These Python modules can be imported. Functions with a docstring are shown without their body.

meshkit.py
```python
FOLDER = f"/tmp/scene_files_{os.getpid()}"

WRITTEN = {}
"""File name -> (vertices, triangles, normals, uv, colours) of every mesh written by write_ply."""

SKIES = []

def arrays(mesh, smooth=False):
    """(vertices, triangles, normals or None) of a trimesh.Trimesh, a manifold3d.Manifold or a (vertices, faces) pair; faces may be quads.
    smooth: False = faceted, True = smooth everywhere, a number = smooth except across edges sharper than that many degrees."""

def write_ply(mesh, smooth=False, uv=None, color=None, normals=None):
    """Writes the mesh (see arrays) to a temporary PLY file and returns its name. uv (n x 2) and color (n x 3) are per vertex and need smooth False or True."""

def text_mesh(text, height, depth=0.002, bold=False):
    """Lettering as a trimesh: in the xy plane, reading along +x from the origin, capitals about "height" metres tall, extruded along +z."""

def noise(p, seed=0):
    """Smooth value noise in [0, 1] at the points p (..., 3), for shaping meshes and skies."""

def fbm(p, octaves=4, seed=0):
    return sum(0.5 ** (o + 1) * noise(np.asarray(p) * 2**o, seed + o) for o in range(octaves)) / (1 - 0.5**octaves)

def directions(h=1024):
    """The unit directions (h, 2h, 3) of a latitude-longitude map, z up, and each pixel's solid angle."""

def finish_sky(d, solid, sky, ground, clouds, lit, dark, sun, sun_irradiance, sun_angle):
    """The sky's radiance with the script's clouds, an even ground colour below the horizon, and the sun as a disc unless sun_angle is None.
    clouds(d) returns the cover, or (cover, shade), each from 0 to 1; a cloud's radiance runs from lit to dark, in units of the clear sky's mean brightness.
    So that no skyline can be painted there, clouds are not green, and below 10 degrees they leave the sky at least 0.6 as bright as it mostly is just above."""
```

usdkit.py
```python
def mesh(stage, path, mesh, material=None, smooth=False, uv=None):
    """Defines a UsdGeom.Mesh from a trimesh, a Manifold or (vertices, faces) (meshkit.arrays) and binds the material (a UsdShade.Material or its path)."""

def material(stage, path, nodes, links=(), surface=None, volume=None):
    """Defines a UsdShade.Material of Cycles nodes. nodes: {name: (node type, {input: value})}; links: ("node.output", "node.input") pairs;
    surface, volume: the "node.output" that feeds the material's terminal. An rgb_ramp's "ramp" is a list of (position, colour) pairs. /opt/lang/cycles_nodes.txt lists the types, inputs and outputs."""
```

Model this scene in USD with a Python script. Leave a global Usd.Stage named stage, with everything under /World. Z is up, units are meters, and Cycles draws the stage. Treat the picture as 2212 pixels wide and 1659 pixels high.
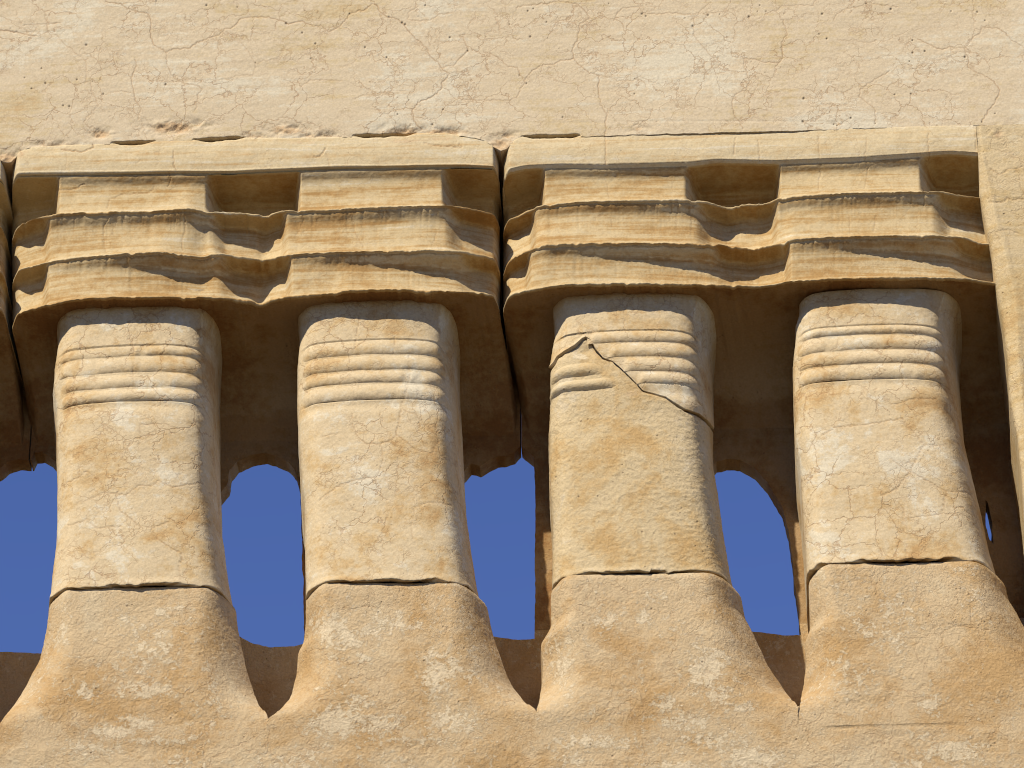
import math, numpy as np, trimesh, usdkit, meshkit
from pxr import Usd, UsdGeom, UsdLux, UsdShade, Sdf, Gf, Vt
from scipy.interpolate import PchipInterpolator
from scipy.spatial import cKDTree
from shapely.geometry import Polygon, box
from shapely import affinity

stage = Usd.Stage.CreateInMemory()
UsdGeom.SetStageUpAxis(stage, UsdGeom.Tokens.z)
UsdGeom.SetStageMetersPerUnit(stage, 1.0)
stage.SetDefaultPrim(UsdGeom.Xform.Define(stage, '/World').GetPrim())
UsdGeom.Scope.Define(stage, '/World/Looks')

# ------------------------------------------------------------------ camera, sky, sun, exposure
PITCH, YAW, FPX, DIST, EYE = math.radians(32.0), math.radians(-3.0), 9500.0, 9.5, 1.6
EXPOSURE = 0.50
SUN_AZ, SUN_EL, SUN_INT = math.radians(35.0), math.radians(42.0), 1.25   # azimuth to the left of the wall's normal
SKY_STRENGTH = 0.094
F = np.array([math.sin(YAW) * math.cos(PITCH), math.cos(YAW) * math.cos(PITCH), math.sin(PITCH)])
R = np.cross(F, [0, 0, 1.0]); R /= np.linalg.norm(R)
U = np.cross(R, F)
ZC = EYE + DIST * math.sin(PITCH)
C = np.array([0, 0, ZC]) - F * DIST
cam = UsdGeom.Camera.Define(stage, '/World/camera')
m = Gf.Matrix4d(*R, 0, *U, 0, *(-F), 0, *C, 1)
cam.AddTransformOp().Set(m)
cam.CreateHorizontalApertureAttr(36.0); cam.CreateVerticalApertureAttr(27.0)
cam.CreateFocalLengthAttr(36.0 * FPX / 2212.0)
cam.CreateClippingRangeAttr(Gf.Vec2f(0.1, 5000))
cam.CreateExposureAttr(EXPOSURE)

to_sun = np.array([-math.sin(SUN_AZ) * math.cos(SUN_EL), -math.cos(SUN_AZ) * math.cos(SUN_EL), math.sin(SUN_EL)])
sky = UsdLux.DomeLight.Define(stage, '/World/sky')
sky.GetPrim().SetCustomDataByKey('kind', 'structure')
sky_mat = usdkit.material(stage, '/World/Looks/sky_light', {
    'sky': ('sky_texture', {'sky_type': 'single_scattering', 'sun_disc': False, 'sun_elevation': SUN_EL,
                            'sun_rotation': math.atan2(to_sun[0], to_sun[1]), 'altitude': 600.0, 'air_density': 1.0,
                            'aerosol_density': 0.05, 'ozone_density': 5.0}),
    'sat': ('hsv', {'hue': .519, 'saturation': 1.10, 'value': 1.0, 'fac': 1.0}),
    'bg': ('background_shader', {'strength': SKY_STRENGTH})}, [('sky.color', 'sat.color'), ('sat.color', 'bg.color')], surface='bg.background')
UsdShade.MaterialBindingAPI.Apply(sky.GetPrim()).Bind(sky_mat)
sun = UsdLux.DistantLight.Define(stage, '/World/sun')
sun.CreateIntensityAttr(SUN_INT); sun.CreateAngleAttr(0.53); sun.CreateNormalizeAttr(True)
sun.CreateColorAttr(Gf.Vec3f(1.0, 0.93, 0.80))
zax = to_sun; xax = np.cross([0, 0, 1.0], zax); xax /= np.linalg.norm(xax); yax = np.cross(zax, xax)
sun.AddTransformOp().Set(Gf.Matrix4d(*xax, 0, *yax, 0, *zax, 0, 0, 0, 0, 1))

# ------------------------------------------------------------------ measuring helpers
def at(px, py, Y):
    """World point seen at (px, py) of the 2212 x 1659 measuring grid, on the plane at depth Y."""
    px, py, Y = np.broadcast_arrays(np.asarray(px, float), np.asarray(py, float), np.asarray(Y, float))
    d = F + R * ((px - 1106) / FPX)[..., None] + U * ((829.5 - py) / FPX)[..., None]
    return C + d * ((Y - C[1]) / d[..., 1])[..., None]

def xyz(u, Y, z):
    """World point at depth Y and height z on the upright plane that holds measuring column u."""
    u, Y, z = np.broadcast_arrays(np.asarray(u, float), np.asarray(Y, float), np.asarray(z, float))
    n = R - ((u - 1106) / FPX)[..., None] * F
    x = C[0] - ((Y - C[1]) * n[..., 1] + (z - C[2]) * n[..., 2]) / n[..., 0]
    return np.stack([x, Y, z], -1)

def pix(P):
    d = P - C
    w = d @ F
    return 1106 + FPX * (d @ R) / w, 829.5 - FPX * (d @ U) / w

def interp(pts):
    p = np.array(sorted(pts), float)
    return lambda q: np.interp(q, p[:, 0], p[:, 1])

def smooth_interp(pts, w=14):
    f = interp(pts); y = np.arange(1100, 1760, 1.0); v = f(y)
    k = np.hanning(2 * w + 3); v = np.convolve(np.pad(v, w + 1, mode='edge'), k / k.sum(), 'valid')
    return lambda q: np.interp(q, y, v)

def sstep(a, b, x):
    t = np.clip((x - a) / (b - a), 0, 1)
    return t * t * (3 - 2 * t)

def sn(P, scale, seed, octaves=4):
    return meshkit.fbm(np.asarray(P) * scale, octaves, seed) * 2 - 1

# ------------------------------------------------------------------ cracks, pits and patches that have a place of their own
CR = []
def crack(off, pts, strength=1.0):
    pts = np.array(pts, float)
    ox, oy, s = off
    p = np.stack([ox + pts[:, 0] * s, oy + pts[:, 1] * s], -1)
    out = []
    for a, b in zip(p[:-1], p[1:]):
        n = max(2, int(np.linalg.norm(b - a) / 1.0))
        out.append(a + (b - a) * np.linspace(0, 1, n, endpoint=False)[:, None])
    q = np.concatenate(out + [p[-1:]])
    i = np.arange(len(q))
    seed = int(abs(pts[0, 0] * 7 + pts[0, 1] * 13)) % 997
    j = lambda k: (meshkit.fbm(np.stack([i / 9.0, np.full(len(i), seed + .5), np.full(len(i), k + .5)], -1), 3, 5) - .5) * 9
    q = q + np.stack([j(0), j(1)], -1)
    w = strength * (.55 + .9 * meshkit.noise(np.stack([i / 30.0, np.full(len(i), seed + .5), i * 0 + 9.5], -1), 3))
    CR.append(np.column_stack([q, np.clip(w, 0, 1.4)]))
T3 = 1 / 3.0
a = (0, 0, T3); b = (737.3, 0, T3); c = (1474.7, 0, T3)
crack(a, [(690,20),(790,35),(830,65),(900,80),(965,98),(980,150),(975,230),(995,290),(1040,320),(1080,345),(1130,318),(1225,320),(1290,275),(1350,255),(1420,230),(1460,190),(1510,185),(1560,130),(1640,115),(1760,120),(1840,140),(1870,155),(1960,140),(2030,170),(2080,170),(2130,205),(2170,200),(2212,165),(2272,90),(2362,65),(2422,30)], 1.0)
crack(b, [(210,30),(240,40),(260,90),(310,115),(370,130),(405,165),(430,200),(490,260),(560,320),(570,360),(630,410),(650,445),(700,485),(660,530),(640,590),(570,640),(500,665),(460,710),(470,790),(520,830)], 1.0)
crack(a, [(880,390),(885,430),(850,520),(870,610),(885,660),(910,700),(895,775)], .9)
crack(a, [(1080,340),(1085,420),(1110,490),(1180,540),(1290,560),(1310,590),(1280,620),(1275,690),(1250,730)], .7)
crack(a, [(590,530),(600,600),(640,690),(600,720),(545,790),(590,850)], .6)
crack(a, [(0,195),(80,205),(160,225),(235,235)], 1.1); crack(a, [(160,165),(300,160),(390,155)], .8)
crack(a, [(290,80),(300,150),(310,220),(370,230),(420,290),(470,320),(490,350),(550,390),(560,430),(555,540)], .55)
crack(a, [(640,640),(720,600),(790,590),(865,610)], .5); crack(a, [(1120,490),(1250,520),(1450,525),(1560,490),(1640,490),(1660,420),(1700,400),(1800,385),(1850,310)], .45)
crack(a, [(1950,560),(2010,520),(2080,520),(2212,525)], .6); crack(a, [(1650,410),(1600,320),(1510,220)], .4)
crack(b, [(650,445),(740,420),(760,390),(820,330),(800,270),(785,240)], .8)
crack(b, [(920,335),(960,345),(1010,370),(1060,420),(1140,440),(1160,490),(1190,530),(1200,500),(1250,450),(1310,420),(1370,420),(1420,395),(1505,380),(1500,310),(1530,260),(1550,160),(1610,120),(1590,80),(1530,30),(1440,10),(1380,20),(1300,30),(1190,40),(1140,55)], .85)
crack(b, [(1505,380),(1530,410),(1600,470),(1670,490),(1665,560),(1670,630),(1690,700),(1720,740),(1710,900),(1715,1060)], .95)
crack(b, [(1670,490),(1740,500),(1790,525),(1890,525),(1920,505),(1970,540),(1980,570)], .6)
crack(b, [(1190,530),(1140,630),(1090,650),(960,650),(890,650),(790,645)], .7)
crack(b, [(430,130),(500,140),(590,130),(640,95),(720,85)], .6); crack(b, [(430,130),(440,85),(500,45)], .5)
crack(b, [(0,440),(60,420),(100,390)], .4); crack(b, [(80,640),(130,620),(250,620),(260,590),(200,520)], .5); crack(b, [(260,620),(340,590),(420,590)], .5)
crack(b, [(940,830),(960,790),(1010,770),(1020,740)], .5)
crack(b, [(1765,140),(1790,80),(1840,50),(1930,50),(1960,85),(2040,95),(2120,85),(2262,95),(2287,140),(2282,230),(2352,310),(2412,385)], .7)
crack(c, [(60,130),(130,60),(190,20)], .6); crack(c, [(600,75),(650,40),(760,30),(850,40),(860,0)], .6)
crack(c, [(985,130),(1000,90),(1050,60),(1130,45),(1200,20),(1290,35),(1400,45)], .7)
crack(c, [(390,840),(370,790),(330,750),(320,670),(350,610),(410,590),(430,520),(400,430),(395,380),(460,380),(520,405),(620,410),(650,370),(640,280),(680,220),(650,130)], .85)
crack(c, [(1250,800),(1250,720),(1230,690),(1150,630),(1150,580),(1200,540),(1290,490),(1340,455)], .75)
crack(c, [(1520,250),(1600,290),(1680,320),(1750,305),(1830,320),(1880,240),(1920,220),(1940,175),(2040,185),(2100,220),(2130,260),(2212,310)], .8)
crack(c, [(1830,320),(1850,380),(1850,440),(1930,480),(2010,525),(2060,590),(2020,680),(1980,720),(1940,790)], .9)
crack(c, [(1000,260),(1100,260),(1200,280),(1260,260)], .5); crack(c, [(1500,470),(1620,475),(1740,470)], .4)
crack(c, [(340,890),(330,1000)], .7); crack(c, [(490,910),(500,1040)], .6); crack(c, [(880,880),(885,1030)], .6); crack(c, [(1190,890),(1185,1040)], .6); crack(c, [(1590,860),(1600,1060)], .7); crack(c, [(1900,850),(1900,960)], .7)
crack(a, [(1125,980),(1130,1090),(1140,1100)], .9); crack(a, [(880,1060),(910,1035)], .5); crack(a, [(430,1000),(430,1100)], .4); crack(a, [(2110,990),(2140,1080)], .6)
crack(a, [(395,968),(530,982),(610,955),(600,935)], 1.3); crack(a, [(2030,1020),(2080,1010),(2110,960)], 1.2); crack(b, [(540,930),(700,950),(780,950),(760,930)], .9)
# ledge faces
crack(a, [(1100,1130),(1110,1170),(1085,1210)], .7); crack(a, [(700,1350),(710,1290),(800,1260),(960,1250),(1000,1210)], .7); crack(a, [(370,1230),(450,1230),(490,1225),(550,1190)], .8)
crack(a, [(1195,1370),(1200,1500),(1175,1560),(1190,1620)], .7); crack(a, [(715,1400),(670,1480),(680,1630)], .6); crack(a, [(480,1400),(480,1530)], .4); crack(a, [(1960,1380),(1970,1430),(1920,1530)], .5)
crack(b, [(65,1380),(90,1500),(140,1600)], .7); crack(b, [(620,1510),(590,1600)], .5); crack(b, [(1715,1180),(1740,1290)], .6); crack(b, [(1740,1400),(1760,1480)], .4)
crack(c, [(890,1110),(880,1230)], .6); crack(c, [(1200,1090),(1180,1220)], .6); crack(c, [(1320,1150),(1350,1210)], .4); crack(c, [(1250,1400),(1240,1500)], .5); crack(c, [(1080,1400),(1085,1510)], .5)
s1 = (0, 636.7, .43875)
crack(s1, [(330,930),(430,870),(500,930),(515,975),(620,985),(680,940),(740,940),(780,915),(850,945),(1000,925)], .8)
crack(s1, [(400,1020),(510,975)], .6); crack(s1, [(580,1020),(590,1060),(640,1100),(690,1140),(750,1145),(800,1130),(840,1100)], .8)
crack(s1, [(750,1150),(760,1190),(830,1240),(900,1280),(885,1330),(890,1420)], .9); crack(s1, [(340,1140),(430,1105),(470,1150),(600,1140)], .7)
crack(s1, [(680,115),(630,170),(655,240),(660,300),(655,480)], .6); crack(s1, [(700,640),(810,635),(880,660)], .7); crack(s1, [(690,640),(690,720)], .5)
s2 = (545.7, 636.7, .43875)
crack(s2, [(485,580),(490,630),(510,690),(560,735),(630,735),(690,710),(705,690),(720,620),(735,560),(800,590),(880,670),(920,720),(880,780),(800,760),(710,690)], .8)
crack(s2, [(630,740),(645,800),(630,860),(600,900),(510,910),(430,940),(330,1010)], .8); crack(s2, [(800,1050),(860,1025),(930,1025),(980,1040)], .7)
crack(s2, [(800,1050),(790,1110),(780,1150),(795,1210)], .6); crack(s2, [(530,85),(510,200),(500,260)], .8); crack(s2, [(700,205),(695,290)], .6)
crack(s2, [(770,300),(770,430),(740,520),(720,620)], .7); crack(s2, [(340,700),(430,680)], .5); crack(s2, [(650,880),(660,920),(760,940),(800,1010)], .5); crack(s2, [(460,1010),(500,1060),(560,1080)], .6)
s4 = (1605.6, 636.7, .43875)
crack(s4, [(385,690),(450,655),(560,640),(650,630),(780,605),(890,740),(820,870),(750,960),(680,990)], .85)
crack(s4, [(720,810),(820,870),(950,940),(1000,970),(1150,975)], .85); crack(s4, [(890,740),(1000,740)], .6)
crack(s4, [(1000,970),(980,1080),(800,1100),(770,1020)], .7); crack(s4, [(790,1100),(790,1170)], .6); crack(s4, [(805,1210),(805,1290)], .6); crack(s4, [(730,540),(840,510),(950,510)], .7)
s8 = (1106, 1182.4, .5)
crack(s8, [(1820,345),(1880,330),(2010,350),(2060,355)], .6); crack(s8, [(1980,260),(1985,320)], .5)
# pier
crack((1474.7, 0, T3), [(2000,1310),(2080,1305),(2110,1285),(2140,1295),(2212,1290)], .9); crack((1474.7, 0, T3), [(2040,1500),(2110,1490),(2180,1510)], .6)
crack((1474.7, 0, T3), [(1990,1090),(2050,1130),(2110,1100),(2200,1080)], .7)
CRP = np.concatenate(CR); CR_TREE = cKDTree(CRP[:, :2])
PITS = [(a, x, y) for x, y in [(1340,40),(270,445),(295,540),(600,530),(500,518),(160,505),(670,610),(1655,410),(1855,155),(410,685),(450,690),(1015,15),(205,575),(1960,215),(2045,285),(2015,380),(1075,550),(560,295),(1540,50)]] + \
       [(b, x, y) for x, y in [(545,40),(395,150),(415,162),(295,375),(440,650),(365,740),(1245,60),(1210,75),(1225,240),(1330,145),(1155,490),(1200,540),(820,330),(1950,90),(1975,105),(1090,160),(590,805),(660,710),(1435,760),(55,92),(310,113),(155,310),(705,245),(1735,25),(1900,610)]] + \
       [(c, x, y) for x, y in [(500,35),(485,75),(540,75),(430,110),(905,90),(885,220),(935,250),(1250,60),(1350,60),(1490,260),(1490,340),(1470,395),(1740,75),(1960,135),(1830,370),(1375,610),(1480,605),(785,640),(1090,765),(1940,790),(2025,735),(780,790),(980,805),(1000,812),(65,170),(165,100),(240,95),(15,120),(1570,330),(1910,80),(1190,25),(1650,815),(1250,798)]]
PITP = np.array([(o[0] + x * o[2], o[1] + y * o[2]) for o, x, y in PITS])
rp = np.random.default_rng(4)
PITR = rp.uniform(.8, 2.0, len(PITP))
PIT_TREE = cKDTree(PITP)

def crack_field(P, width=1.2):
    x, y = pix(P.reshape(-1, 3)); q = np.column_stack([x, y])
    d, i = CR_TREE.query(q, distance_upper_bound=8)
    ok = np.isfinite(d); v = np.zeros(len(q))
    v[ok] = CRP[i[ok], 2] * np.exp(-(d[ok] / width) ** 2)
    return v.reshape(P.shape[:-1])

def pit_field(P):
    x, y = pix(P.reshape(-1, 3)); q = np.column_stack([x, y])
    d, i = PIT_TREE.query(q, distance_upper_bound=10)
    ok = np.isfinite(d); v = np.zeros(len(q))
    v[ok] = np.exp(-(d[ok] / PITR[i[ok]]) ** 2)
    return v.reshape(P.shape[:-1])

def blob_field(P, blobs):
    x, y = pix(P.reshape(-1, 3)); v = np.zeros(len(x))
    for bx, by, rx, ry, s in blobs:
        v = np.maximum(v, s * np.exp(-((x - bx) / rx) ** 2 - ((y - by) / ry) ** 2))
    return v.reshape(P.shape[:-1])

# ------------------------------------------------------------------ prims
def tag(prim, **kw):
    for k, v in kw.items():
        prim.SetCustomDataByKey(k, v)

USED = {}
def path_for(name, parent):
    base = (parent or '/World') + '/' + name
    n = USED.get(base, 0); USED[base] = n + 1
    return base if n == 0 else f'{base}_{n:03d}'

def thing(name, label, category, group=None):
    p = path_for(name, None)
    x = UsdGeom.Xform.Define(stage, p)
    tag(x.GetPrim(), label=label, category=category, kind='thing')
    if group: tag(x.GetPrim(), group=group)
    return p

def grid_normals(P):
    du = np.gradient(P, axis=1); dv = np.gradient(P, axis=0)
    n = np.cross(dv, du)
    l = np.linalg.norm(n, axis=-1, keepdims=True)
    return n / np.maximum(l, 1e-12)

def put(name, parent, verts, faces, normals, mat, prim=None):
    p = path_for(name, parent)
    me = UsdGeom.Mesh.Define(stage, p)
    me.CreatePointsAttr(Vt.Vec3fArray.FromNumpy(np.ascontiguousarray(verts, np.float32)))
    me.CreateFaceVertexCountsAttr(Vt.IntArray.FromNumpy(np.full(len(faces), faces.shape[1], np.int32)))
    me.CreateFaceVertexIndicesAttr(Vt.IntArray.FromNumpy(np.ascontiguousarray(faces, np.int32).ravel()))
    me.CreateSubdivisionSchemeAttr('none')
    if normals is not None:
        me.CreateNormalsAttr(Vt.Vec3fArray.FromNumpy(np.ascontiguousarray(normals, np.float32)))
        me.SetNormalsInterpolation('vertex')
    for k, v in (prim or {}).items():
        UsdGeom.PrimvarsAPI(me).CreatePrimvar(k, Sdf.ValueTypeNames.FloatArray, 'vertex').Set(Vt.FloatArray.FromNumpy(np.ascontiguousarray(v, np.float32).ravel()))
    UsdShade.MaterialBindingAPI.Apply(me.GetPrim()).Bind(mat)
    return p

def grid(name, parent, P, mat, prim=None, N=None, extra=None):
    """P: rows x cols x 3, rows running down and columns to the right as seen from the front."""
    h, w = P.shape[:2]
    if N is None: N = grid_normals(P)
    i = np.arange(h * w).reshape(h, w)
    f = np.stack([i[:-1, :-1], i[1:, :-1], i[1:, 1:], i[:-1, 1:]], -1).reshape(-1, 4)
    V, NN = P.reshape(-1, 3), N.reshape(-1, 3)
    pr = {k: np.asarray(v).ravel() for k, v in (prim or {}).items()}
    if extra is not None:                                # flat closing pieces of the same mesh: list of quads (4 x 3)
        for q in extra:
            q = np.asarray(q, float); n = np.cross(q[1] - q[0], q[3] - q[0]); n /= np.linalg.norm(n)
            f = np.vstack([f, [np.arange(4) + len(V)]])
            V = np.vstack([V, q]); NN = np.vstack([NN, np.repeat(n[None], 4, 0)])
            pr = {k: np.concatenate([v, np.zeros(4)]) for k, v in pr.items()}
    return put(name, parent, V, f, NN, mat, pr)

def rough(P, seed, big=.003, mid=.0012, fine=.0005):
    """Hand-worked unevenness along the surface normal."""
    N = grid_normals(P)
    return P + N * (big * sn(P, 5, seed, 2) + mid * sn(P, 28, seed + 7, 3) + fine * sn(P, 160, seed + 13, 2))[..., None]

# ------------------------------------------------------------------ materials
TINT = np.array([1.09, 1.07, 1.05]) * .79
def plaster(name, pale=(.63, .50, .31), mid=(.56, .40, .21), ochre=(.47, .28, .115), blotch=4.0, streak=0.0, bias=.5, craze=42.0, contrast=2.9,
            micro=.5, pits=.4, grain=.5, scab=0.0, scab_t=.565, bump=.6, white=(.66, .58, .42)):
    pale, mid, ochre, white = [tuple(np.array(q) * TINT) for q in (pale, mid, ochre, white)]
    nodes = {
        'g': ('geometry', {}),
        'warp': ('noise_texture', {'scale': 9.0, 'detail': 4.0, 'roughness': .6}),
        'wc': ('vector_math', {'math_type': 'subtract', 'vector2': (.5, .5, .5)}),
        'ws': ('vector_math', {'math_type': 'scale', 'scale': .10}),
        'wp': ('vector_math', {'math_type': 'add'}),
        'warp2': ('noise_texture', {'scale': 70.0, 'detail': 3.0, 'roughness': .6}),
        'wc2': ('vector_math', {'math_type': 'subtract', 'vector2': (.5, .5, .5)}),
        'ws2': ('vector_math', {'math_type': 'scale', 'scale': .022}),
        'wp2': ('vector_math', {'math_type': 'add'}),
        # tone
        'n1': ('noise_texture', {'scale': blotch, 'detail': 7.0, 'roughness': .62, 'distortion': .4}),
        'mp': ('mapping', {'scale': (2.2, 2.2, 42.0)}),
        'n2': ('noise_texture', {'scale': 1.6, 'detail': 6.0, 'roughness': .65, 'distortion': .3}),
        'mx': ('mix_float', {'fac': streak}),
        'n3': ('noise_texture', {'scale': 55.0, 'detail': 5.0, 'roughness': .7}),
        'add3': ('math', {'math_type': 'multiply_add', 'value2': .30, 'value3': -.15 + (.5 - bias)}),
        'sum': ('math', {'math_type': 'add'}),
        'con': ('map_range', {'from_min': .5 - .5 / contrast, 'from_max': .5 + .5 / contrast, 'clamp': True}),
        'ramp': ('rgb_ramp', {'ramp': [(.0, ochre), (.18, ochre), (.42, mid), (.62, pale), (.78, pale), (.95, white), (1., white)]}),
        # fine crazing
        'v1': ('voronoi_texture', {'feature': 'distance_to_edge', 'scale': 13.0}),
        'v2': ('voronoi_texture', {'feature': 'distance_to_edge', 'scale': craze}),
        'l1': ('map_range', {'from_min': .0, 'from_max': .024, 'to_min': 1., 'to_max': 0., 'clamp': True}),
        'l2': ('map_range', {'from_min': .0, 'from_max': .07, 'to_min': 1., 'to_max': 0., 'clamp': True}),
        'm1': ('noise_texture', {'scale': 6.0, 'detail': 2.0}),
        'm1r': ('map_range', {'from_min': .40, 'from_max': .55, 'to_min': 0., 'to_max': 1., 'clamp': True}),
        'm2': ('noise_texture', {'scale': 14.0, 'detail': 3.0}),
        'm2r': ('map_range', {'from_min': .48, 'from_max': .66, 'to_min': 0., 'to_max': .8, 'clamp': True}),
        'c1': ('math', {'math_type': 'multiply'}), 'c2': ('math', {'math_type': 'multiply'}),
        'cm': ('math', {'math_type': 'maximum'}), 'cmi': ('math', {'math_type': 'multiply', 'value2': micro}),
        'att': ('attribute', {'attribute': 'crack'}),
        'call': ('math', {'math_type': 'maximum', 'use_clamp': True}),
        'cf': ('math', {'math_type': 'multiply', 'value2': .55}),
        # pin holes
        'pv': ('voronoi_texture', {'feature': 'f1', 'scale': 75.0, 'randomness': 1.0}),
        'pd': ('map_range', {'from_min': .10, 'from_max': .22, 'to_min': 1., 'to_max': 0., 'clamp': True}),
        'pn': ('noise_texture', {'scale': 26.0, 'detail': 2.0}),
        'pr': ('map_range', {'from_min': .58, 'from_max': .66, 'to_min': 0., 'to_max': 1., 'clamp': True}),
        'pm': ('math', {'math_type': 'multiply'}), 'pf': ('math', {'math_type': 'multiply', 'value2': pits}),
        'pa': ('attribute', {'attribute': 'pit'}), 'pall': ('math', {'math_type': 'maximum', 'use_clamp': True}),
        'pcol': ('math', {'math_type': 'multiply', 'value2': .8}),
        'mc': ('mix_color', {'b': (.24, .125, .05)}),
        'mpit': ('mix_color', {'b': (.10, .06, .03)}),
        # bare mortar
        'da': ('attribute', {'attribute': 'dirt'}), 'dn': ('math', {'math_type': 'multiply'}), 'dn2': ('map_range', {'from_min': .30, 'from_max': .55, 'clamp': True}),
        'md': ('mix_color', {'b': (.42, .29, .16)}),
        # limewash scabs
        'sa': ('attribute', {'attribute': 'pale'}),
        'sn': ('noise_texture', {'scale': 62.0, 'detail': 9.0, 'roughness': .80, 'distortion': .1}),
        'sl': ('noise_texture', {'scale': 7.0, 'detail': 4.0, 'roughness': .6}), 'slm': ('math', {'math_type': 'multiply_add', 'value2': .34, 'value3': -.17}), 'sadd': ('math', {'math_type': 'add'}),
        'ssum': ('math', {'math_type': 'multiply_add', 'value2': .20}),
        'sr': ('map_range', {'from_min': scab_t, 'from_max': scab_t + .045, 'to_min': 0., 'to_max': .62, 'clamp': True}),
        'sf': ('math', {'math_type': 'multiply', 'value2': 1.0 if scab else 0.0}),
        'ms': ('mix_color', {'b': (.56, .47, .32)}),
        # relief
        'gr': ('noise_texture', {'scale': 210.0, 'detail': 5.0, 'roughness': .7}),
        'gr2': ('noise_texture', {'scale': 420.0, 'detail': 2.0, 'roughness': .6}),
        'gv': ('voronoi_texture', {'feature': 'f1', 'scale': 150.0}),
        'h0': ('math', {'math_type': 'multiply', 'value2': grain}),
        'h1': ('math', {'math_type': 'multiply_add', 'value2': -.45}),
        'h2': ('math', {'math_type': 'multiply_add', 'value2': -.9}),
        'h3': ('math', {'math_type': 'multiply_add', 'value2': .35 * streak}),
        'h4': ('math', {'math_type': 'multiply_add', 'value2': .25 * grain}),
        'h5': ('math', {'math_type': 'multiply_add', 'value2': .25 * scab}),
        'tone': ('map_range', {'from_min': .25, 'from_max': .75, 'to_min': .82, 'to_max': 1.14}),
        'mt': ('vector_math', {'math_type': 'scale'}),
        'bump': ('bump', {'strength': bump, 'distance': .0035}),
        'p': ('principled_bsdf', {'roughness': .92, 'specular_ior_level': .18}),
    }
    P = 'g.position'
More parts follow.
